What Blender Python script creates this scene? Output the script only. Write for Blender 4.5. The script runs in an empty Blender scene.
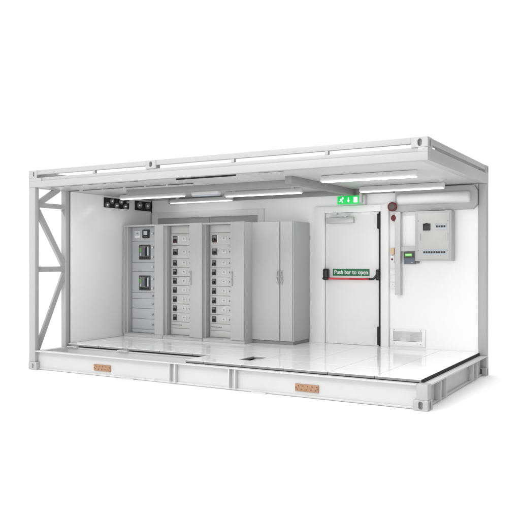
import bpy, bmesh, math, random
from mathutils import Vector, Matrix
random.seed(7)
S = bpy.context.scene
C = S.collection
ORG = {}

# ------------------------------------------------------------------ materials
def mat(name, col, rough=0.5, metal=0.0, emit=None, es=0.0, grain=0.0, bump=0.0, scale=40.0, rvar=0.0, coat=0.0):
    m = bpy.data.materials.new(name); m.use_nodes = True
    nt = m.node_tree; p = nt.nodes['Principled BSDF']
    c = (col[0], col[1], col[2], 1) if not isinstance(col, (int, float)) else (col, col, col, 1)
    p.inputs['Base Color'].default_value = c
    p.inputs['Roughness'].default_value = rough
    p.inputs['Metallic'].default_value = metal
    p.inputs['Coat Weight'].default_value = coat
    if emit:
        p.inputs['Emission Color'].default_value = (*emit, 1); p.inputs['Emission Strength'].default_value = es
    tc = nt.nodes.new('ShaderNodeTexCoord')
    nz = nt.nodes.new('ShaderNodeTexNoise'); nz.inputs['Scale'].default_value = scale
    nz.inputs['Detail'].default_value = 4
    nt.links.new(tc.outputs['Object'], nz.inputs['Vector'])
    if grain:
        r = nt.nodes.new('ShaderNodeMapRange')
        r.inputs['From Min'].default_value = .2; r.inputs['From Max'].default_value = .8
        r.inputs['To Min'].default_value = 1 - grain; r.inputs['To Max'].default_value = 1 + grain * .5
        nt.links.new(nz.outputs['Fac'], r.inputs['Value'])
        mx = nt.nodes.new('ShaderNodeVectorMath'); mx.operation = 'SCALE'
        mx.inputs[0].default_value = c[:3]
        nt.links.new(r.outputs['Result'], mx.inputs['Scale'])
        nt.links.new(mx.outputs['Vector'], p.inputs['Base Color'])
    if rvar:
        r2 = nt.nodes.new('ShaderNodeMapRange')
        r2.inputs['From Min'].default_value = .3; r2.inputs['From Max'].default_value = .7
        r2.inputs['To Min'].default_value = max(0, rough - rvar); r2.inputs['To Max'].default_value = rough + rvar
        nz2 = nt.nodes.new('ShaderNodeTexNoise'); nz2.inputs['Scale'].default_value = 3.5; nz2.inputs['Detail'].default_value = 5
        nt.links.new(tc.outputs['Object'], nz2.inputs['Vector'])
        nt.links.new(nz2.outputs['Fac'], r2.inputs['Value']); nt.links.new(r2.outputs['Result'], p.inputs['Roughness'])
    if bump:
        b = nt.nodes.new('ShaderNodeBump'); b.inputs['Strength'].default_value = bump; b.inputs['Distance'].default_value = .002
        nb = nt.nodes.new('ShaderNodeTexNoise'); nb.inputs['Scale'].default_value = scale * 4
        nt.links.new(tc.outputs['Object'], nb.inputs['Vector'])
        nt.links.new(nb.outputs['Fac'], b.inputs['Height']); nt.links.new(b.outputs['Normal'], p.inputs['Normal'])
    return m

M = dict(
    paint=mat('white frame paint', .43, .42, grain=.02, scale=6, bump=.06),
    bouncepaint=mat('frame paint with ground bounce', .59, .42, grain=.02, scale=6, bump=.06),  # same frame paint, lightened to stand in for light bounced off the ground
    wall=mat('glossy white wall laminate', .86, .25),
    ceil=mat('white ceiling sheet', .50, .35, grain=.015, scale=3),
    tile=mat('glossy white floor laminate', .93, .09, grain=.012, scale=9, rvar=.03),
    edge=mat('grey tile edge', .30, .5),
    frame=mat('white door frame paint', .80, .35, grain=.012, scale=8),
    leaf=mat('white door leaf', .78, .32, grain=.015, scale=4),
    greyleaf=mat('grey recessed door', .42, .45, grain=.02),
    cab=mat('light grey cabinet powder coat', (.48, .48, .487), .42, grain=.02, scale=12, bump=.12),
    cabin=mat('grey cabinet interior', (.50, .50, .505), .5, grain=.03, scale=10),
    drawer=mat('grey drawer front', (.48, .485, .495), .40, grain=.02, scale=10),
    drawlight=mat('pale drawer front', (.54, .54, .535), .40, grain=.02, scale=10),
    steel=mat('brushed steel', (.62, .62, .62), .28, metal=.9, grain=.05),
    trunk=mat('grey cable trunking', .26, .5, grain=.03, scale=8),
    duct=mat('grey wall duct', .40, .45, grain=.02, scale=8),
    trunkl=mat('pale grey cable trunking', .58, .45, grain=.02, scale=8),
    cover=mat('white round cover', .66, .4),
    matt=mat('matt black plate', .008, .75),
    black=mat('black plastic', .012, .35),
    rubber=mat('black rubber gasket', .010, .7),
    dark=mat('dark grey plastic', .05, .45),
    mid=mat('mid grey plastic', .20, .45),
    shadow=mat('dark void shade', .04, .7),
    red=mat('dark red plastic', (.115, .006, .009), .4),
    redbar=mat('red push bar', (.50, .03, .04), .3),
    white=mat('white plastic', .82, .35),
    cream=mat('pale brass plastic', (.70, .50, .33), .3),
    brass=mat('brown brass', (.36, .20, .09), .35, metal=.4),
    copper=mat('copper earthing bar', (.42, .245, .145), .55, metal=.05, grain=.3, scale=45),
    coppermark=mat('dark copper hole', (.17, .08, .045), .6),
    green=mat('green sign face', (.012, .17, .065), .4),
    greenlit=mat('lit green sign', (.008, .36, .07), .35, emit=(.0, .62, .10), es=.6),
    whitelit=mat('lit white symbol', (.85, .95, .88), .3, emit=(.75, 1.0, .82), es=.5),
    lcd=mat('green display', (.12, .45, .08), .3, emit=(.16, .55, .10), es=.45),
    lcdtext=mat('display text', (.6, .85, .5), .3, emit=(.6, .9, .5), es=.4),
    led=mat('green led', (.15, .6, .05), .3, emit=(.2, .7, .08), es=.15),
    glass=mat('dark display glass', (.018, .02, .023), .4),
    slate=mat('blue grey keypad', (.13, .15, .19), .45),
    pale=mat('pale display', (.55, .58, .62), .25),
    lamphouse=mat('white lamp housing', .70, .35, grain=.01),
    diffuserdim=mat('dim lamp diffuser', .85, .4, emit=(1, 1, 1), es=2.5),
    collar=mat('grey rubber collar', .16, .35),
    seal=mat('grey sealing strip', .09, .6),
    lockw=mat('off white lock plate', .61, .4),
    diffuser=mat('lit lamp diffuser', .85, .4, emit=(1, 1, 1), es=8.5),
)

# ------------------------------------------------------------------ helpers
class B:
    def __init__(s): s.bm = bmesh.new()
    def box(s, x0, x1, y0, y1, z0, z1, bev=0, m=0, seg=2):
        v = [s.bm.verts.new(p) for p in ((x0,y0,z0),(x1,y0,z0),(x1,y1,z0),(x0,y1,z0),(x0,y0,z1),(x1,y0,z1),(x1,y1,z1),(x0,y1,z1))]
        fs = [s.bm.faces.new([v[i] for i in q]) for q in ((3,2,1,0),(4,5,6,7),(0,1,5,4),(1,2,6,5),(2,3,7,6),(3,0,4,7))]
        for f in fs: f.material_index = m
        if bev:
            es = list({e for f in fs for e in f.edges})
            r = bmesh.ops.bevel(s.bm, geom=es, offset=bev, segments=seg, profile=.5, affect='EDGES')
            for f in r['faces']: f.material_index = m
        return s
    def prism(s, pts, axis, a0, a1, m=0, bev=0):
        # pts are the two remaining coordinates in xyz order
        def mk(p, a):
            q = list(p); q.insert('xyz'.index(axis), a); return s.bm.verts.new(q)
        A = [mk(p, a0) for p in pts]; Bv = [mk(p, a1) for p in pts]; n = len(pts)
        fs = [s.bm.faces.new(A), s.bm.faces.new(Bv[::-1])]
        for i in range(n): fs.append(s.bm.faces.new([A[i], Bv[i], Bv[(i+1) % n], A[(i+1) % n]]))
        for f in fs: f.material_index = m
        bmesh.ops.recalc_face_normals(s.bm, faces=fs)
        if bev:
            es = list({e for f in fs for e in f.edges})
            r = bmesh.ops.bevel(s.bm, geom=es, offset=bev, segments=2, profile=.5, affect='EDGES')
            for f in r['faces']: f.material_index = m
        return s
    def lathe(s, c, d, prof, n=28, m=0, cap=True):
        # prof: (radius, distance along d)
        d = Vector(d).normalized(); a = d.orthogonal().normalized(); b = d.cross(a); c = Vector(c)
        rings = []
        for r, h in prof:
            rings.append([s.bm.verts.new(c + d*h + (a*math.cos(2*math.pi*i/n) + b*math.sin(2*math.pi*i/n))*r) for i in range(n)])
        fs = []
        for k in range(len(rings)-1):
            for i in range(n):
                fs.append(s.bm.faces.new([rings[k][i], rings[k][(i+1) % n], rings[k+1][(i+1) % n], rings[k+1][i]]))
        if cap:
            fs.append(s.bm.faces.new(rings[0][::-1])); fs.append(s.bm.faces.new(rings[-1]))
        for f in fs: f.material_index = m; f.smooth = False
        bmesh.ops.recalc_face_normals(s.bm, faces=fs)
        return s
    def cyl(s, p0, p1, r, n=24, m=0):
        p0, p1 = Vector(p0), Vector(p1)
        return s.lathe(p0, p1-p0, [(r, 0), (r, (p1-p0).length)], n, m)
    def path(s, pts, r, n=14, m=0):
        pts = [Vector(p) for p in pts]; rings = []
        ref = Vector((0, 0, 1))
        for i, p in enumerate(pts):
            t = (pts[min(i+1, len(pts)-1)] - pts[max(i-1, 0)]).normalized()
            a = t.cross(ref)
            if a.length < .1: a = t.cross(Vector((1, 0, 0)))
            a.normalize(); b = t.cross(a)
            rings.append([s.bm.verts.new(p + (a*math.cos(2*math.pi*k/n) + b*math.sin(2*math.pi*k/n))*r) for k in range(n)])
        fs = []
        for k in range(len(rings)-1):
            for i in range(n): fs.append(s.bm.faces.new([rings[k][i], rings[k][(i+1) % n], rings[k+1][(i+1) % n], rings[k+1][i]]))
        fs.append(s.bm.faces.new(rings[0][::-1])); fs.append(s.bm.faces.new(rings[-1]))
        for f in fs: f.material_index = m
        bmesh.ops.recalc_face_normals(s.bm, faces=fs)
        return s
    def bar(s, p0, p1, w, x0, x1, m=0):
        # flat brace between two (y, z) points, width w, between x0 and x1
        a, b = Vector(p0), Vector(p1); t = (b-a).normalized(); n = Vector((-t.y, t.x))*w/2
        return s.prism([tuple(a-n), tuple(b-n), tuple(b+n), tuple(a+n)], 'x', x0, x1, m)
    def build(s, name, mats, parent=None, label=None, smooth=True):
        if not isinstance(mats, (list, tuple)): mats = [mats]
        o0 = ORG.get(parent.name, Vector()) if parent else Vector()
        bmesh.ops.translate(s.bm, verts=s.bm.verts, vec=-o0)
        me = bpy.data.meshes.new(name); s.bm.to_mesh(me); s.bm.free()
        for x in mats: me.materials.append(x if not isinstance(x, str) else M[x])
        if smooth:
            for p in me.polygons: p.use_smooth = True
            me.set_sharp_from_angle(angle=math.radians(38))
        o = bpy.data.objects.new(name, me); C.objects.link(o)
        if parent: o.parent = parent; ORG[o.name] = o0
        if label: o['label'] = label
        return o

def cut(o, cutter):
    # boolean the cutter (a B) out of o, keeping o as one plain mesh
    o0 = ORG.get(o.name, Vector())
    bmesh.ops.translate(cutter.bm, verts=cutter.bm.verts, vec=-o0)
    me = bpy.data.meshes.new('cut'); cutter.bm.to_mesh(me); cutter.bm.free()
    k = bpy.data.objects.new('cut', me); C.objects.link(k)
    k.matrix_world = o.matrix_world = Matrix.Identity(4) if False else k.matrix_world
    par = o.parent; o.parent = None
    md = o.modifiers.new('b', 'BOOLEAN'); md.object = k; md.operation = 'DIFFERENCE'; md.solver = 'EXACT'
    dg = bpy.context.evaluated_depsgraph_get(); dg.update()
    nm = bpy.data.meshes.new_from_object(o.evaluated_get(dg))
    o.modifiers.clear(); old = o.data; o.data = nm; nm.name = old.name
    o.parent = par
    bpy.data.objects.remove(k)
    for p in nm.polygons: p.use_smooth = False

def thing(name, label, cat, loc, group=None):
    o = bpy.data.objects.new(name, None); C.objects.link(o); o.location = loc
    o.empty_display_size = .1
    o['label'] = label; o['category'] = cat
    if group: o['group'] = group
    ORG[o.name] = Vector(loc)
    return o

def dup(o, delta, parent=None):
    c = o.copy(); C.objects.link(c)
    if parent: c.parent = parent
    else: c.location = Vector(o.location) + Vector(delta)
    for ch in o.children: dup(ch, (0, 0, 0), c)
    return c

def text_mesh(txt, size, extrude, offset=0.0):
    cu = bpy.data.curves.new('t', 'FONT'); cu.body = txt; cu.size = size; cu.extrude = extrude
    cu.offset = offset; cu.align_x = 'CENTER'; cu.align_y = 'CENTER'; cu.resolution_u = 4
    o = bpy.data.objects.new('t', cu); C.objects.link(o)
    dg = bpy.context.evaluated_depsgraph_get(); dg.update()
    me = bpy.data.meshes.new_from_object(o.evaluated_get(dg))
    bpy.data.objects.remove(o)
    return me

ZF = .320           # floor top
ZC = 2.702          # ceiling underside
YB = 2.80           # inner face of the back wall
XL = .10            # inner face of the left wall

# ------------------------------------------------------------------ ground
g = B()
g.box(-400, 400, -400, 400, -.2, 0)
go = g.build('ground', mat('white studio floor', .88, .8)); go['kind'] = 'structure'

# ------------------------------------------------------------------ container shell
con = thing('container', 'white steel container with cut-away front and right walls standing on white ground', 'container', (0, 0, 0))

def oval(cx, cz, w, h, n=10):
    r = w/2; pts = []
    for k in range(n+1): a = math.pi*k/n; pts.append((cx + r*math.cos(a), cz + h/2 - r + r*math.sin(a)))
    for k in range(n+1): a = math.pi + math.pi*k/n; pts.append((cx + r*math.cos(a), cz - h/2 + r + r*math.sin(a)))
    return pts

# base frame
b = B()
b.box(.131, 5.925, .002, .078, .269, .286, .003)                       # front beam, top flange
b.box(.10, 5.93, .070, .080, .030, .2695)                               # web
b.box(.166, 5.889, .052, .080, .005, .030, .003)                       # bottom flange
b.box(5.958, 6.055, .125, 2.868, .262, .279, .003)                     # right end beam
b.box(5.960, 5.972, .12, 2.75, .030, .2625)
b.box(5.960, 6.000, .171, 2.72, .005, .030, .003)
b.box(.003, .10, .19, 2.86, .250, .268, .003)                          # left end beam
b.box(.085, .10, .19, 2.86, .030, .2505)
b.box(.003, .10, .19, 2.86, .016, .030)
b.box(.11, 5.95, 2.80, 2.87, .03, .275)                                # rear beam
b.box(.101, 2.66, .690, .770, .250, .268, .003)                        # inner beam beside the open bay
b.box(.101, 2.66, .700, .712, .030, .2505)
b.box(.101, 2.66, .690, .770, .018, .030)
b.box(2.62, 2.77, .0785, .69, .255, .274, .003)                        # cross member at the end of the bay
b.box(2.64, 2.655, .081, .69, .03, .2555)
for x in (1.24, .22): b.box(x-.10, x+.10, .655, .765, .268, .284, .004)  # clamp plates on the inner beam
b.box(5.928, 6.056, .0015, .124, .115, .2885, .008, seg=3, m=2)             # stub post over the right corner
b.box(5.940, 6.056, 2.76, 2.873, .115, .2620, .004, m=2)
b.box(2.79, 5.94, .12, .135, .06, .290, m=1)                           # dark plates stand in for shade in the floor gap and hatch
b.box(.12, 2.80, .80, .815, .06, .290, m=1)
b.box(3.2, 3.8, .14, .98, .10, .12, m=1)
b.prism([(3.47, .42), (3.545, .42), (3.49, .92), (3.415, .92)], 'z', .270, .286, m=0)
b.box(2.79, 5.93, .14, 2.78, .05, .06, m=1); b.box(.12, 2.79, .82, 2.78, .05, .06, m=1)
base = b.build('base_frame', ['bouncepaint', 'shadow', 'paint'], con)
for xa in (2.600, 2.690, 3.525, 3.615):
    s = B(); s.box(xa-.008, xa+.008, .006, .0695, .031, .2685, .002); s.build('stiffener', 'bouncepaint', base)
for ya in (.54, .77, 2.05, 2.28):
    s = B(); s.box(5.9725, 6.050, ya-.007, ya+.007, .031, .2615, .002); s.build('stiffener', 'bouncepaint', base)
def casting(x0, x1, y0, y1, z0, z1, hx, hz, w=.05, h=.085, side=None):
    s = B(); s.box(x0, x1, y0, y1, z0, z1, .007)
    o = s.build('corner_casting', 'paint', None)
    k = B(); k.prism(oval(hx, hz, w, h), 'y', y0-.02, y0+.06); cut(o, k)
    if side:
        k = B(); k.prism(oval(side[0], side[1], w, h), 'x', side[2]-.06, side[2]+.02); cut(o, k)
    return o
for args, par in (((-.002, .165, -.003, .170, 0, .116, .092, .058, .022, .075), base),
             ((5.890, 6.0585, -.003, .170, 0, .116, 5.978, .060, .052, .088, (.085, .058, 6.0585)), base),
             ((5.890, 6.0585, 2.72, 2.876, 0, .116, 5.978, .060, .052, .088, (2.79, .058, 6.0585)), base)):
    o = casting(*args); o.parent = par
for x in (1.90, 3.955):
    s = B(); s.box(x-.10, x+.10, .001, .12, 0, .0165, .003); s.build('foot_plate', 'bouncepaint', base)
for x in (1.395, 4.585):
    s = B(); s.box(x-.155, x+.155, .054, .0695, .070, .158, .003)
    for k in range(5):
        for j in range(2): s.lathe((x-.12+.06*k+(.012 if j else -.004), .0545, .095+.04*j), (0, -1, 0), [(.0085, 0), (.0085, .0012)], 10, m=1)
    s.lathe((x-.142, .0545, .113), (0, -1, 0), [(.0085, 0), (.0085, .0012)], 10, m=1); s.lathe((x+.142, .0545, .115), (0, -1, 0), [(.0085, 0), (.0085, .0012)], 10, m=1)
    p = s.build('earthing_plate', ['copper', 'coppermark'], base)

# posts and left end bracing
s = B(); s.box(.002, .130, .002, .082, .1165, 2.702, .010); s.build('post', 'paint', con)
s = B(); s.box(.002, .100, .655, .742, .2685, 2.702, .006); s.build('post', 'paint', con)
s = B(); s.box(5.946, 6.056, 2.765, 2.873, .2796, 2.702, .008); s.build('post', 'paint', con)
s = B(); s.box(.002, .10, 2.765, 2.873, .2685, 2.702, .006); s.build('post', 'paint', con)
for n, (p0, p1, w) in enumerate((((.075, 2.44), (.54, 2.72), .085), ((.08, 2.452), (.66, 2.452), .072), ((.075, 2.42), (.675, 1.50), .085),
                  ((.08, 1.487), (.66, 1.487), .082), ((.675, 1.46), (.105, .28), .085))):
    s = B(); s.bar(p0, p1, w, .030 + (0, .004, .008, .004, .012)[n], .078 + (0, .004, .008, .004, .0)[n]); s.build('brace', 'paint', con)
for zz in (2.40, 1.45):
    s = B(); s.prism([(.656, zz), (.656, zz-.10), (.60, zz)], 'x', .040, .070); s.build('gusset', 'paint', con)

# roof
r = B()
r.box(.001, 6.057, .001, .100, 2.701, 2.795, .005)                    # front beam
r.box(.26, 5.945, .018, .100, 2.7935, 2.843, .004)                    # set-back lip
r.box(.001, .2605, .0012, .100, 2.7935, 2.842, .004)
r.box(5.9445, 6.0568, .0012, .100, 2.7935, 2.842, .004)
r.box(5.958, 6.0565, .1005, 2.874, 2.701, 2.843, .004)
r.box(.001, .10, .1005, 2.874, 2.701, 2.843, .004)
r.box(.1005, 5.9575, 2.80, 2.874, 2.703, 2.843, .004)
r.box(.10, 5.958, .1005, 2.80, 2.800, 2.838)                          # roof sheet
r.box(6.000, 6.020, .45, 2.45, 2.8435, 2.888)                         # closed strip under the right rail
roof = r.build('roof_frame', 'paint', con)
for bx in ((.171, 2.21, .006, .066), (2.385, 5.868, .006, .066), (.171, 5.868, 2.81, 2.87)):
    s = B(); s.box(*bx, 2.887, 2.955, .006); s.build('roof_rail', 'paint', roof)
s = B(); s.box(5.990, 6.050, .171, 2.72, 2.887, 2.955, .006); s.build('roof_rail', 'paint', roof)
s = B(); s.box(.006, .066, .171, 2.72, 2.887, 2.955, .006); s.build('roof_rail', 'paint', roof)
for x in (1.28, 3.58, 4.86):
    s = B(); s.box(x-.022, x+.022, .012, .055, 2.843, 2.888, .003); s.build('rail_spacer', 'paint', roof)
for args in ((0, .170, -.001, .171, 2.8425, 2.956, .105, 2.898, .028, .070), (2.2105, 2.3845, -.001, .10, 2.8435, 2.956, 2.30, 2.902, .045, .075),
             (5.8685, 6.058, -.001, .171, 2.8425, 2.956, 5.968, 2.897, .050, .082, (.085, 2.897, 6.058)),
             (5.8685, 6.058, 2.72, 2.876, 2.8435, 2.956, 5.968, 2.897, .050, .082, (2.80, 2.897, 6.058)),
             (0, .170, 2.72, 2.876, 2.8435, 2.956, .09, 2.897, .05, .08)):
    o = casting(*args); o.parent = roof

# ceiling sheets with open joints, black sheet above stands in for their shade
c = B()
c.box(.10, 2.525, .110, .690, ZC+.004, 2.79, .002)
c.box(2.535, 2.62, .110, YB, ZC+.004, 2.79, .002)
c.box(2.625, 3.62, .150, YB, ZC+.004, 2.79, .002)
c.box(3.625, 5.957, .108, YB, ZC+.004, 2.79, .002)
c.box(.10, 2.533, .702, YB, ZC+.004, 2.79, .002)
c.box(.10, 5.957, .1005, 2.79, 2.7905, 2.799, m=1)
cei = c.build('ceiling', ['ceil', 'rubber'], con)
for x0, x1, y, h in ((.35, .62, .104, .007), (.75, .98, .104, .007), (1.08, 1.42, .104, .007), (1.50, 1.78, .104, .007), (1.86, 2.14, .104, .007), (2.62, 3.55, .135, .020), (3.9, 4.25, .104, .007),
                  (.12, .34, .694, .010), (.42, .80, .694, .010), (.84, 1.22, .694, .010), (1.27, 1.62, .694, .010), (1.66, 2.02, .694, .010), (2.06, 2.50, .694, .012)):
    s = B(); s.box(x0, x1, y, y+.006, ZC+.0038-h, ZC+.0045); s.build('sealing_strip', 'rubber' if h == .020 else 'seal', cei)

# walls
w = B(); w.box(.03, XL, .756, 2.80, .27, 2.702, .004); lw = w.build('left_wall', 'wall', con)
w = B(); w.box(.05, .098, .7425, .7555, .27, 2.70); w.build('gasket', 'rubber', lw)
w = B(); w.box(.10, 5.936, YB, 2.864, .276, 2.702); bw = w.build('back_wall', 'wall', con)
w = B(); w.box(5.9365, 5.9455, YB-.004, 2.86, .280, 2.70); w.build('gasket', 'rubber', bw)

# floor tiles
f = B()
xs = [.105, .73, 1.315, 1.90, 2.485, 3.07, 3.655, 4.24, 4.825, 5.41, 5.952]
ys = [.110, .695, 1.28, 1.865, 2.45, 2.798]
G = .0026
def tile(x0, x1, y0, y1, gaps=(1, 1, 1, 1), bev=.0012):
    a, b_, c_, d = gaps
    f.box(x0+G*a, x1-G*b_, y0+G*c_, y1-G*d, ZF-.006, ZF, bev, m=0, seg=1)
    f.box(x0+G*1.5*a, x1-G*1.5*b_, y0+G*1.5*c_, y1-G*1.5*d, ZF-.030, ZF-.0062, m=1)
for i in range(10):
    for j in range(5):
        x0, x1, y0, y1 = xs[i], xs[i+1], ys[j], ys[j+1]
        if j == 0:
            if x1 < 2.6: continue
            if x0 < 2.6: x0 = 2.785
        if i == 5 and j in (0, 1):
            hx0, hx1 = 3.385, 3.615
            hy0, hy1 = (.47, .695) if j == 0 else (.695, .865)
            if j == 0:
                tile(x0, x1, y0, hy0, (1, 1, 1, 0), 0); tile(x0, hx0, hy0, y1, (1, 0, 0, 1), 0); tile(hx1, x1, hy0, y1, (0, 1, 0, 1), 0)
            else:
                tile(x0, x1, hy1, y1, (1, 1, 0, 1), 0); tile(x0, hx0, y0, hy1, (1, 0, 1, 0), 0); tile(hx1, x1, y0, hy1, (0, 1, 1, 0), 0)
            continue
        tile(x0, x1, y0, y1)
fl = f.build('floor', ['tile', 'edge'], con)
s = B(); s.box(5.9525, 5.9575, .108, 2.79, .262, .3185); s.build('edge_gasket', 'rubber', fl)

# ------------------------------------------------------------------ cabinets
KEYP = 'light grey switchgear cabinets along the back wall'
YC = 1.98   # front of cabinets 1-3
YD = 2.15   # drawer plane
def shell(t, x0, x1, xr0, xr1, ztop=2.222, zr0=.378, zr1=2.195):
    # open carcass: side cheeks, back, top and bottom, recess between xr0 and xr1
    s = B()
    s.box(x0, xr0, YC, 2.76, .372, ztop, .003)            # left cheek
    s.box(xr0, xr1, YD+.012, 2.76, .372, ztop-.001)       # body behind drawers
    s.box(xr1, x1, YC+.012, 2.76, .372, ztop, .003)       # right part
    s.box(xr0, xr1, YC, YD+.011, zr1, ztop, .002)         # lintel
    s.box(xr0, xr1, YC, YD+.011, .372, zr0, .001)         # sill
    s.build('carcass', 'cab', t)
    s = B(); s.box(xr0, xr0+.030, YC+.055, YD+.011, zr0, zr1, .003); s.build('jamb', 'cab', t)
    s = B(); s.box(x0+.004, x1-.004, YC+.012, 2.75, ZF+.0005, .3715, .002); s.build('plinth', 'cabin', t)

# --- incoming cabinet
t1 = thing('switchgear_cabinet', 'open grey switchgear cabinet with two large breakers, in the left corner beside the left wall', 'cabinet', (.55, 2.3, ZF), KEYP)
shell(t1, .128, .957, .150, .800)
s = B(); s.box(.80, .957, YC+.004, YC+.011, .385, 2.21); s.build('edge_strip', 'cab', t1)
seams = [2.194, 1.951, 1.587, 1.429, 1.067, .962, .794, .617, .438, .380]
for k in range(9):
    z1, z0 = seams[k]-.003, seams[k+1]+.003
    d = B(); d.box(.182, .795, YD-.004, YD+.011, z0, z1, .003)
    dr = d.build('drawer_front', 'drawer', t1)
    kz = {0: (2.078,), 1: (1.84, 1.678), 2: (1.508,), 3: (1.303, 1.15), 4: (1.018,), 5: (.878,), 6: (.70,), 7: (.528,)}.get(k, ())
    for z in kz:
        n = B(); n.lathe((.628, YD-.004, z), (0, -1, 0), [(.016, 0), (.016, .012), (.011, .018)], 14)
        n.build('lock_knob', 'white' if k < 4 else 'steel', dr)
        n = B(); n.box(.650, .662, YD-.010, YD-.004, z-.02, z+.02, .002); n.build('hinge', 'mid', dr)
    if k == 0:
        n = B(); n.box(.242, .362, YD-.016, YD-.004, 2.010, 2.125, .004)
        n.box(.252, .352, YD-.018, YD-.0155, 2.045, 2.105, m=1); n.box(.285, .325, YD-.0195, YD-.0175, 2.085, 2.094, m=2)
        n.build('meter', ['white', 'pale', 'dark'], dr)
        n = B(); n.box(.420, .570, YD-.030, YD-.004, 2.000, 2.148, .012)
        n.box(.455, .535, YD-.032, YD-.0295, 2.055, 2.125, m=1); n.box(.46, .53, YD-.032, YD-.0295, 2.018, 2.030, m=2)
        n.build('meter', ['black', 'pale', 'mid'], dr)
    if k in (1, 3):
        zb, zt = (1.634, 1.888) if k == 1 else (1.108, 1.362)
        n = B(); x0, x1 = .347, .587
        n.box(x0, x1, YD-.020, YD-.004, zb, zt, .004)
        n.box(x0+.018, x1-.018, YD-.026, YD-.0195, zb+.055, zt-.022, .002, m=1)
        n.box(x0+.024, x0+.038, YD-.032, YD-.0255, zb+.125, zt-.060, m=2)
        n.box(x0+.026, x0+.046, YD-.030, YD-.0255, zb+.065, zb+.112, m=3)
        n.box(x0+.075, x0+.125, YD-.034, YD-.0255, zb+.075, zt-.050, .002, m=5)
        n.box(x0+.150, x0+.176, YD-.040, YD-.0255, zb+.060, zt-.030, .003, m=4)
        n.box(x0+.184, x0+.214, YD-.032, YD-.0255, zb+.070, zt-.045, m=3)
        n.box(x0+.085, x0+.10, YD-.036, YD-.0335, zt-.085, zt-.070, m=6)
        for q in range(5): n.box(x0+.028+.040*q, x0+.052+.040*q, YD-.025, YD-.0195, zb+.018, zb+.040, m=4)
        n.build('circuit_breaker', ['dark', 'mid', 'led', 'pale', 'black', 'slate', 'redbar'], dr)

# --- outgoing cabinets, built once and copied
t2 = thing('switchgear_cabinet', 'grey cabinet with small black switches, directly right of the cabinet with two large breakers', 'cabinet', (1.38, 2.3, ZF), KEYP)
shell(t2, .960, 1.775, .982, 1.524)
seams = [2.192, 2.070, 1.869, 1.654, 1.503, 1.353, 1.202, 1.050, .896, .746, .597, .490, .384]
bz = {1: (1.911, 2.028), 2: (1.711, 1.811)}
for k in range(12):
    z1, z0 = seams[k]-.0025, seams[k+1]+.0025
    d = B(); d.box(1.034, 1.520, YD-.004, YD+.011, z0, z1, .003)
    dr = d.build('drawer_front', 'drawlight', t2)
    if 1 <= k <= 9:
        if k in bz: zb, zt, xw = bz[k][0], bz[k][1], .096
        else:
            zc = (z0+z1)/2; zb, zt, xw = zc-.047, zc+.047, .074
        n = B(); n.box(1.066, 1.066+xw, YD-.014, YD-.004, zb, zt, .003)
        n.box(1.078, 1.066+xw-.012, YD-.020, YD-.0135, zb+.012, (zb+zt)/2-.004, m=1)
        n.box(1.078, 1.066+xw-.012, YD-.018, YD-.0135, (zb+zt)/2+.006, zt-.010, m=2)
        n.box(1.100, 1.122, YD-.046, YD-.0195, (zb+zt)/2-.022, (zb+zt)/2+.010, .003, m=1)
        if k == 1: n.box(1.066+xw-.004, 1.066+xw+.018, YD-.012, YD-.004, zb, zt, m=3)
        if k in (1,): n.box(1.10, 1.15, YD-.022, YD-.0195, zb+.014, zb+.026, m=4)
        n.build('switch', ['dark', 'black', 'mid', 'white', 'red'], dr)
        zc = (zb+zt)/2
        n = B(); n.box(1.245, 1.340, YD-.009, YD-.004, zc-.030, zc+.034, .004)
        n.lathe((1.292, YD-.009, zc+.006), (0, -1, 0), [(.016, 0), (.016, .010), (.010, .014)], 14, m=0)
        n.lathe((1.292, YD-.0230, zc+.006), (0, -1, 0), [(.009, 0), (.009, .001)], 10, m=1)
        n.build('lock_plate', ['lockw', 'mid'], dr)
        n = B(); n.box(1.392, 1.406, YD-.012, YD-.004, zc-.014, zc+.014, .002); n.build('hinge', 'mid', dr)
    if k == 10:
        n = B()
        for q in range(10):
            n.box(1.045+.021*q, 1.060+.021*q, YD-.006, YD-.004, .540, .549 + .002*((q*7) % 2))
        n.build('label_strip', 'dark', dr)
dp = B(); dp.box(1.5265, 1.772, YC-.018, YC+.0115, .376, 2.226, .005); dpo = dp.build('side_door', 'cab', t2)
hb = B()
hb.path([(1.562, YC-.018, 1.452), (1.562, YC-.034, 1.440), (1.562, YC-.036, 1.34), (1.562, YC-.034, 1.235), (1.562, YC-.018, 1.222)], .0085, 10)
hb.box(1.548, 1.572, YC-.022, YC-.0175, 1.205, 1.235, .002)
hb.build('handle', 'cab', dpo)
t3 = dup(t2, (.785, 0, 0))
t3['label'] = 'grey cabinet with small black switches, directly left of the tall closed cabinet'

# --- closed cabinet
t4 = thing('closed_cabinet', 'tall closed grey cabinet with two plain doors, nearest the exit door', 'cabinet', (2.9, 2.5, ZF), KEYP)
Y4 = 2.215; X40, X41 = 2.545, 3.285
s = B(); s.box(X40, X41, Y4+.020, 2.79, .374, 2.222, .004); s.build('carcass', 'cab', t4)
s = B(); s.box(X40+.004, X41-.012, Y4+.030, 2.78, ZF+.0005, .3735, .002); s.build('plinth', 'trunk', t4)
for x0, x1, hx in ((X40+.004, 3.043, 3.022), (3.066, X41-.014, 3.093)):
    s = B(); s.box(x0, x1, Y4, Y4+.0195, .378, 2.220, .004); d = s.build('door', 'cab', t4)
    h = B()
    h.path([(hx, Y4, 1.462), (hx, Y4-.020, 1.445), (hx, Y4-.024, 1.36), (hx, Y4-.020, 1.275), (hx, Y4, 1.255)], .011, 12)
    h.box(hx-.011, hx+.011, Y4-.006, Y4+.0005, 1.232, 1.262, .002)
    h.lathe((hx, Y4-.006, 1.272), (0, -1, 0), [(.007, 0), (.007, .004)], 10, m=1)
    h.build('handle', ['cab', 'dark'], d)
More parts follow.
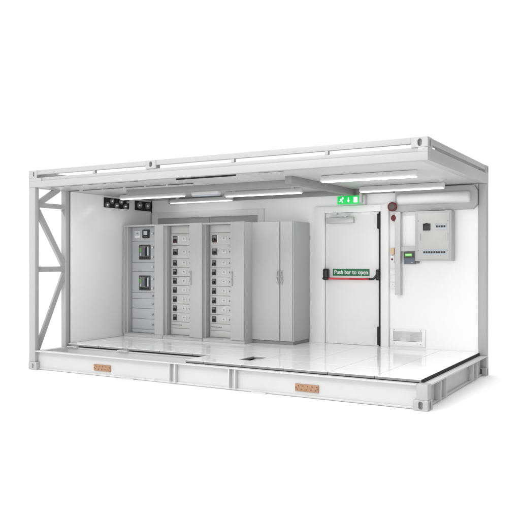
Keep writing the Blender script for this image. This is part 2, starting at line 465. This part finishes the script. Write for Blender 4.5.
s = B(); s.box(3.0435, 3.0655, Y4+.010, Y4+.0195, .378, 2.220); s.build('centre_strip', 'trunk', t4)

# ------------------------------------------------------------------ doors
def doorframe(t, x0, x1, ix0, ix1, ztop, izt, yf, side=True):
    s = B()
    s.box(x0, ix0, yf, YB, ZF+.0005, ztop, .004); s.box(ix1, x1, yf, YB, ZF+.0005, ztop, .004)
    s.box(ix0, ix1, yf+.0005, YB, izt, ztop, .004)
    return s.build('frame', 'frame', t)
dd = thing('double_door', 'grey double door in a white frame, mostly hidden behind the cabinets', 'door', (1.3, 2.78, ZF))
doorframe(dd, .112, 2.453, .25, 2.338, 2.478, 2.372, 2.765)
for x0, x1 in ((.251, 1.354), (1.362, 2.337)):
    s = B(); s.box(x0, x1, 2.784, 2.7995, ZF+.004, 2.370, .002); s.build('leaf', 'greyleaf', dd)

ed = thing('exit_door', 'white single exit door with red push bar and black vertical latch rod', 'door', (4.03, 2.78, ZF))
doorframe(ed, 3.392, 4.618, 3.566, 4.492, 2.466, 2.364, 2.755)
s = B(); s.box(3.571, 4.470, 2.786, 2.7995, ZF+.006, 2.360, .002); lf = s.build('leaf', 'leaf', ed)
s = B()
s.box(4.460, 4.491, 2.762, 2.7855, ZF+.004, 2.358, .004)
s.build('latch_rod', 'matt', ed)
for z0, z1 in ((2.10, 2.33), (.34, .62)):
    s = B(); s.box(4.440, 4.486, 2.740, 2.7615, z0, z1, .010); s.build('latch', 'matt', ed)
pb = B()
pb.path([(3.62, 2.700, 1.338), (4.375, 2.700, 1.338)], .0165, 16, m=0)
pb.path([(3.56, 2.700, 1.338), (3.66, 2.700, 1.338)], .0175, 16, m=1)
pb.path([(4.330, 2.700, 1.338), (4.372, 2.700, 1.339), (4.400, 2.702, 1.345), (4.424, 2.708, 1.366), (4.440, 2.715, 1.392), (4.452, 2.73, 1.42)], .018, 14, m=1)
pbo = pb.build('push_bar', ['redbar', 'black'], ed)
s = B(); s.box(3.558, 3.640, 2.690, 2.7855, 1.312, 1.492, .022, seg=3); s.build('bar_housing', 'black', ed)
s = B(); s.box(4.428, 4.478, 2.705, 2.7855, 1.320, 1.485, .016, seg=3); s.build('bar_housing', 'black', ed)
cl = B(); cl.box(3.605, 4.060, 2.722, 2.7855, 2.198, 2.290, .010)
cl.box(3.606, 4.059, 2.719, 2.7225, 2.238, 2.246, m=0)
clo = cl.build('door_closer', [mat('dull aluminium', .50, .38, metal=.35)], ed)
s = B(); s.box(3.66, 3.78, 2.735, 2.7545, 2.330, 2.360, .004); s.box(3.72, 4.00, 2.728, 2.740, 2.312, 2.324, .002); s.box(3.905, 3.945, 2.728, 2.750, 2.288, 2.314, .004)
s.build('closer_arm', 'trunkl', clo)

# notice above the push bar
nt = thing('door_sign', 'green rectangular sign with white lettering on the exit door above the red bar', 'sign', (4.0, 2.785, 1.43))
s = B(); s.box(3.692, 4.304, 2.7815, 2.7858, 1.382, 1.490, .001); s.build('sign_board', 'green', nt)
me = text_mesh('Push bar to open', .092, .0004, .0016)
me.transform(Matrix.Rotation(math.radians(90), 4, 'X'))
xsv = [v.co.x for v in me.vertices]; k = .555/(max(xsv)-min(xsv))
me.transform(Matrix.Diagonal((k, 1, 1, 1)))
me.transform(Matrix.Translation(Vector((3.998, 2.7810, 1.436)) - ORG[nt.name]))
me.materials.append(M['white']); lo = bpy.data.objects.new('lettering', me); C.objects.link(lo); lo.parent = nt

# ------------------------------------------------------------------ ceiling trunking and lamps
s = B(); s.box(1.03, 4.004, 1.000, 1.060, 2.620, ZC+.0035, .003); o = s.build('cable_trunking', 'trunk')
o['label'] = 'grey ceiling trunking running lengthwise from above the cabinets to the cross channel'; o['category'] = 'trunking'
s = B(); s.box(4.005, 4.095, .600, 2.735, 2.612, ZC+.0033, .003); o = s.build('cable_trunking', 'trunk')
o['label'] = 'grey channel crossing the ceiling front to back, ending above the green exit sign'; o['category'] = 'trunking'
s = B(); s.box(.515, 4.700, 2.736, 2.7995, 2.632, ZC+.003, .003); o = s.build('cable_trunking', 'trunk')
o['label'] = 'long grey trunking along the top of the back wall above cabinets and door'; o['category'] = 'trunking'

def lamp(x0, x1, y, zt, zb, label, es='diffuser', w=.11):
    t = thing('ceiling_light', label, 'light', ((x0+x1)/2, y+w/2, zt), 'slim white ceiling lights')
    s = B()
    s.prism([(y, zb+.004), (y+w, zb+.004), (y+w, zb+.022), (y+w-.030, zt), (y+.030, zt), (y, zb+.022)], 'x', x0, x1, bev=.003)
    s.build('housing', 'lamphouse', t)
    s = B(); s.prism([(y+.024, zb+.0035), (y+.030, zb-.006), (y+w-.030, zb-.006), (y+w-.024, zb+.0035)], 'x', x0+.012, x1-.012); s.build('diffuser', es, t)
    if zt < ZC:
        s = B()
        for xx in (x0+.15, x1-.15): s.box(xx-.03, xx+.03, y+.04, y+w-.04, zt+.0005, ZC+.0035)
        s.build('mount', 'trunkl', t)
    return t
lamp(.45, 1.72, 1.50, 2.690, 2.622, 'slim white ceiling light nearest the left wall, in front of the black cable plates')
lamp(2.22, 3.55, 1.93, 2.690, 2.622, 'slim white ceiling light over the middle cabinets, left of the cross channel')
lamp(.66, 1.93, 2.56, 2.690, 2.622, 'slim white ceiling light at the back, just above the top of the cabinets', 'diffuserdim')
lamp(4.43, 5.68, .75, 2.702, 2.622, 'slim white ceiling light nearest the front edge of the roof, right half')
lamp(4.34, 5.58, 2.27, 2.702, 2.622, 'slim white ceiling light in front of the wall above the distribution box')

em = thing('emergency_light', 'short unlit pale ceiling fitting between the two slim ceiling lights over the cabinets', 'light', (2.0, 1.71, 2.69))
s = B(); s.box(1.78, 2.27, 1.66, 1.76, 2.640, 2.690, .008); s.build('housing', 'lamphouse', em)
s = B(); s.box(1.79, 2.26, 1.666, 1.754, 2.622, 2.6395, .006); s.build('lens', 'pale', em)
s = B(); s.box(1.86, 1.93, 1.68, 1.74, 2.6905, ZC+.0035); s.build('mount', 'trunk', em)

# exit sign
ex = thing('exit_sign', 'lit green exit sign with running figure, down arrow and white door above the exit door', 'sign', (4.015, 2.65, 2.55))
s = B(); s.box(3.832, 4.190, 2.640, 2.664, 2.482, 2.608, .006); s.build('sign_panel', 'greenlit', ex)
s = B(); s.box(4.191, 4.225, 2.640, 2.700, 2.500, 2.640, .004); s.box(4.0, 4.2, 2.650, 2.69, 2.6085, 2.6115); s.box(4.226, 4.262, 2.70, 2.7995, 2.480, 2.610, .004); s.build('bracket', 'trunkl', ex)
s = B(); yy0, yy1 = 2.6375, 2.6398
def rect(cx, cz, L, W, ang):
    a = math.radians(ang); u = Vector((math.cos(a), math.sin(a)))*L/2; v = Vector((-math.sin(a), math.cos(a)))*W/2; c = Vector((cx, cz))
    s.prism([tuple(c-u-v), tuple(c+u-v), tuple(c+u+v), tuple(c-u+v)], 'y', yy0, yy1)
rect(4.135, 2.546, .062, .082, 0)                                     # door
rect(4.018, 2.558, .016, .050, 0)                                     # arrow
s.prism([(4.018-.024, 2.538), (4.018+.024, 2.538), (4.018, 2.508)], 'y', yy0, yy1)
s.lathe((3.925, yy1, 2.583), (0, -1, 0), [(.0095, 0), (.0095, .0022)], 14)
rect(3.910, 2.556, .044, .018, 62)
rect(3.928, 2.564, .034, .009, 24)
rect(3.889, 2.556, .030, .009, -38)
rect(3.912, 2.530, .034, .011, -58); rect(3.924, 2.510, .016, .009, -80)
rect(3.884, 2.530, .044, .011, 20)
s.build('symbols', 'whitelit', ex)

# ------------------------------------------------------------------ cable plates on the left wall
def transit(y0, y1, z0, z1, cols, label):
    t = thing('cable_plate', label, 'cable entry', (XL, (y0+y1)/2, (z0+z1)/2), 'black cable entry plates high on the left wall')
    s = B(); s.box(XL+.0005, XL+.014, y0, y1, z0, z1, .004); s.build('plate', 'matt', t)
    for y, z, r in cols:
        s = B()
        s.lathe((XL+.014, y, z), (1, 0, 0), [(r, 0), (r, .016), (r*.86, .022), (r*.62, .012)], 24)
        co_ = s.build('collar', 'collar', t)
        s = B(); s.lathe((XL+.0262, y, z), (1, 0, 0), [(r*.55, 0), (r*.48, .012), (r*.25, .022)], 20); s.build('plug', 'steel', co_)
transit(1.515, 2.150, 2.505, 2.672, [(1.585, 2.552, .045), (1.70, 2.622, .045), (1.815, 2.552, .045), (1.93, 2.622, .045), (2.04, 2.552, .045), (2.10, 2.63, .032)],
        'wider black plate with a zigzag of round grey collars high on the left wall')
transit(2.31, 2.755, 2.505, 2.672, [(2.425, 2.600, .062), (2.645, 2.600, .062)], 'smaller black plate with two round grey collars near the wall corner')

# ------------------------------------------------------------------ right hand wall equipment
tr = thing('wall_trunking', 'grey wall trunking with chamfered end and a white rounded cover, dropping beside the door', 'trunking', (5.3, 2.79, 2.5))
s = B(); s.prism([(4.735, 2.340), (5.872, 2.348), (5.942, 2.420), (5.942, 2.605), (5.893, 2.688), (4.735, 2.688)], 'y', 2.715, 2.7995, bev=.004)
s.build('horizontal_duct', 'duct', tr)
Lc = 5.848 - 4.775
s = B(); s.lathe((4.775, 2.7135, 2.524), (1, 0, 0), [(.050, 0), (.068, .006), (.078, .016), (.084, .034), (.084, Lc-.034), (.078, Lc-.016), (.068, Lc-.006), (.050, Lc)], 48); s.build('round_cover', 'cover', tr)
s = B(); s.box(4.735, 4.818, 2.700, 2.7995, 1.105, 2.3395, .004); s.build('vertical_duct', 'trunkl', tr)
s = B(); s.box(4.8185, 5.066, 2.735, 2.7995, 1.756, 1.828, .004); s.build('branch_duct', 'trunkl', tr)

db = thing('distribution_box', 'light grey wall distribution box with black meter and two rows of small breakers', 'electrical box', (5.33, 2.7, 1.97))
s = B(); s.box(5.068, 5.600, 2.625, 2.7995, 1.612, 2.334, .006); s.build('case', 'cab', db)
s = B(); s.box(5.112, 5.566, 2.619, 2.6245, 1.642, 2.302, .003); fp = s.build('front_panel', 'drawlight', db)
s = B(); s.box(5.190, 5.298, 2.606, 2.6185, 2.052, 2.152, .004); s.box(5.205, 5.283, 2.6035, 2.6065, 2.066, 2.122, m=1); s.box(5.228, 5.26, 2.606, 2.6185, 2.1525, 2.160)
s.build('meter', ['black', 'glass'], db)
def breakers(x0, n, z, name='breaker_row'):
    s = B(); s.box(x0-.008, x0+.0365*n+.008, 2.612, 2.6185, z-.042, z+.042, .002)
    for k in range(n):
        x = x0+.0365*k
        s.box(x+.001, x+.0355, 2.607, 2.6125, z-.034, z+.034, .001)
        s.box(x+.007, x+.030, 2.596, 2.6075, z-.014, z+.014, .002, m=1)
    s.build(name, ['pale', 'black'], db)
breakers(5.378, 4, 2.106); breakers(5.193, 9, 1.738)
for x in (5.138, 5.541):
    s = B(); s.box(x-.010, x+.010, 2.603, 2.6185, 1.905, 2.010, .005); s.build('handle', 'trunkl', db)
for x, z in ((5.122, 2.19), (5.548, 2.19), (5.122, 1.765), (5.548, 1.765)):
    s = B(); s.lathe((x, 2.619, z), (0, -1, 0), [(.007, 0), (.005, .005)], 10); s.build('screw', 'mid', db)

ct = thing('controller', 'small dark grey controller with green display, below the branch duct', 'controller', (4.945, 2.75, 1.65))
s = B(); s.box(4.862, 5.036, 2.722, 2.7995, 1.566, 1.748, .006); s.build('case', 'mid', ct)
s = B(); s.box(4.870, 5.028, 2.716, 2.7215, 1.655, 1.738, .003); s.build('upper_face', 'dark', ct)
s = B(); s.box(4.888, 4.994, 2.712, 2.7158, 1.682, 1.722, .001); s.build('display', 'lcd', ct)
s = B()
for k in range(5): s.box(4.900+.017*k, 4.911+.017*k, 2.7100, 2.7118, 1.695, 1.712)
s.build('digits', 'lcdtext', ct)
s = B(); s.box(4.870, 5.028, 2.716, 2.7215, 1.575, 1.648, .003); s.box(4.980, 5.006, 2.712, 2.7158, 1.586, 1.594, m=1); s.build('keypad', ['slate', 'pale'], ct)
s = B(); s.lathe((5.068, 2.7995, 1.592), (0, -1, 0), [(.016, 0), (.016, .10), (.012, .11)], 12); o = s.build('cable_gland', 'mid')
o['label'] = 'tiny grey cable gland under the left bottom corner of the distribution box'; o['category'] = 'cable gland'

sn = thing('alarm_siren', 'round dark red siren with grey face on the wall right of the exit door', 'siren', (4.69, 2.75, 2.41))
s = B(); s.lathe((4.700, 2.7995, 2.418), (0, -1, 0), [(.05, 0), (.05, .06), (.067, .07), (.070, .12), (.060, .128)], 32); s.build('body', 'red', sn)
s = B(); s.lathe((4.700, 2.6712, 2.418), (0, -1, 0), [(.047, 0), (.045, .006), (.018, .010)], 28); s.build('face', mat('warm grey siren face', (.085, .075, .07), .6), sn)
al = thing('alarm_beacon', 'small dark red round beacon directly below the siren', 'alarm', (4.72, 2.75, 2.25))
s = B(); s.lathe((4.716, 2.7995, 2.252), (0, -1, 0), [(.050, 0), (.050, .05), (.048, .085), (.034, .105)], 28); s.build('dome', 'red', al)
s = B(); s.lathe((4.710, 2.6945, 2.252), (0, -1, 0), [(.014, 0), (.010, .006)], 16); s.build('lens', 'red', al)

cb = thing('wall_sensor', 'pale brass coloured box on the wall strip above the red dotted switch', 'sensor', (4.69, 2.78, 1.755))
s = B(); s.box(4.652, 4.712, 2.735, 2.7995, 1.712, 1.805, .010); s.build('body', 'cream', cb)
s = B(); s.box(4.7125, 4.730, 2.742, 2.7995, 1.716, 1.801, .004); s.build('side', 'brass', cb)
sw = thing('call_point', 'white wall switch with a red dot below the pale brass box', 'switch', (4.685, 2.78, 1.635))
s = B(); s.box(4.648, 4.715, 2.750, 2.7995, 1.588, 1.692, .006); s.build('body', 'white', sw)
s = B(); s.lathe((4.677, 2.750, 1.637), (0, -1, 0), [(.015, 0), (.015, .008), (.010, .012)], 16); s.build('button', 'red', sw)
s = B(); s.box(4.716, 4.732, 2.745, 2.7995, 1.586, 1.694, .003); s.build('side', 'dark', sw)
for z0, z1, lab in ((1.405, 1.492, 'blank white wall plate, upper of the two below the red dotted switch'), (1.198, 1.292, 'white wall socket with small holes, lower of the two plates beside the duct')):
    t = thing('wall_socket', lab, 'socket', (4.67, 2.79, (z0+z1)/2))
    s = B(); s.box(4.632, 4.728, 2.775, 2.7995, z0, z1, .004); s.build('plate', 'white', t)
    if z0 < 1.3:
        s = B()
        for k in range(3): s.lathe((4.66+.02*k, 2.775, (z0+z1)/2-(.012 if k != 1 else -.012)), (0, -1, 0), [(.004, 0), (.004, .001)], 8)
        s.build('socket_hole', 'mid', t)

vg = thing('vent_grille', 'white framed louvre vent low on the back wall right of the exit door', 'vent', (4.9, 2.79, .47))
s = B()
s.box(4.632, 4.682, 2.780, 2.7995, .345, .602, .003); s.box(5.122, 5.174, 2.780, 2.7995, .345, .602, .003)
s.box(4.6825, 5.1215, 2.7803, 2.7995, .345, .418, .003); s.box(4.6825, 5.1215, 2.7803, 2.7995, .562, .602, .003)
s.build('frame', 'frame', vg)
s = B()
for k in range(9):
    z = .424+.0155*k
    s.prism([(2.786, z), (2.798, z+.012), (2.798, z+.0135), (2.786, z+.003)], 'x', 4.683, 5.121)
s.build('louvre', 'frame', vg)
s = B(); s.box(4.6828, 5.1212, 2.7982, 2.7995, .4185, .5615); s.build('back_plate', 'trunk', vg)
for x in (4.70, 5.10):
    for z in (.382, .584):
        s = B(); s.lathe((x, 2.780, z), (0, -1, 0), [(.006, 0), (.004, .003)], 10); s.build('screw', 'mid', vg)

# ------------------------------------------------------------------ studio surroundings, with added unseen lights
W = bpy.data.worlds.new('World'); S.world = W; W.use_nodes = True
nt_ = W.node_tree; bg = nt_.nodes['Background']
tc = nt_.nodes.new('ShaderNodeTexCoord'); sp = nt_.nodes.new('ShaderNodeSeparateXYZ')
nt_.links.new(tc.outputs['Generated'], sp.inputs['Vector'])
def mr(src, a, b_, c_, d_):
    n = nt_.nodes.new('ShaderNodeMapRange'); n.interpolation_type = 'SMOOTHSTEP'
    n.inputs['From Min'].default_value = a; n.inputs['From Max'].default_value = b_
    n.inputs['To Min'].default_value = c_; n.inputs['To Max'].default_value = d_
    nt_.links.new(src, n.inputs['Value']); return n.outputs['Result']
def math_(op, a, b_):
    n = nt_.nodes.new('ShaderNodeMath'); n.operation = op
    for i, v in enumerate((a, b_)):
        if isinstance(v, (int, float)): n.inputs[i].default_value = v
        else: nt_.links.new(v, n.inputs[i])
    return n.outputs[0]
SIDE, BACK, FRONT, TOP = .01, 1.06, .92, 1.86
fx = mr(sp.outputs['X'], .05, .55, 1, SIDE)           # world light cut on the right to shade right-hand faces
fy = mr(sp.outputs['Y'], -.25, .25, FRONT, BACK)
hor = math_('MULTIPLY', fx, fy)
up = mr(sp.outputs['Z'], .45, .85, 0, 1)
L = math_('ADD', math_('MULTIPLY', hor, math_('SUBTRACT', 1, up)), math_('MULTIPLY', up, TOP))
nt_.links.new(L, bg.inputs['Strength']); bg.inputs['Color'].default_value = (1, 1, 1, 1)

def unseen_light(name, loc, target, sx, sy, power):
    l = bpy.data.lights.new(name, 'AREA'); l.shape = 'RECTANGLE'; l.size = sx; l.size_y = sy; l.energy = power
    o = bpy.data.objects.new(name, l); C.objects.link(o); o.location = loc
    o.rotation_euler = (Vector(target) - Vector(loc)).to_track_quat('-Z', 'Y').to_euler()
    return o
unseen_light('unseen_light', (4.8, -10.0, 2.9), (2.6, 1.5, 1.2), 6.0, 4.5, 250)  # added low fill out of view, brightens the left wall and cabinets
unseen_light('unseen_light', (3.0, -8.0, 7.6), (3.0, .4, .6), 5.5, 3.0, 400)

# ------------------------------------------------------------------ camera
cam = bpy.data.cameras.new('camera'); co = bpy.data.objects.new('camera', cam); C.objects.link(co)
co.location = (8.367, -7.596, 1.627); co.rotation_euler = (math.radians(90), 0, math.radians(30))
cam.sensor_width = 36; cam.lens = 50.0; cam.clip_start = .1; cam.clip_end = 2000
S.camera = co
S.view_settings.view_transform = 'Standard'; S.view_settings.look = 'None'
S.view_settings.exposure = 0; S.view_settings.gamma = 1
S.render.engine = 'CYCLES'
S.cycles.max_bounces = 14; S.cycles.diffuse_bounces = 8; S.cycles.glossy_bounces = 5
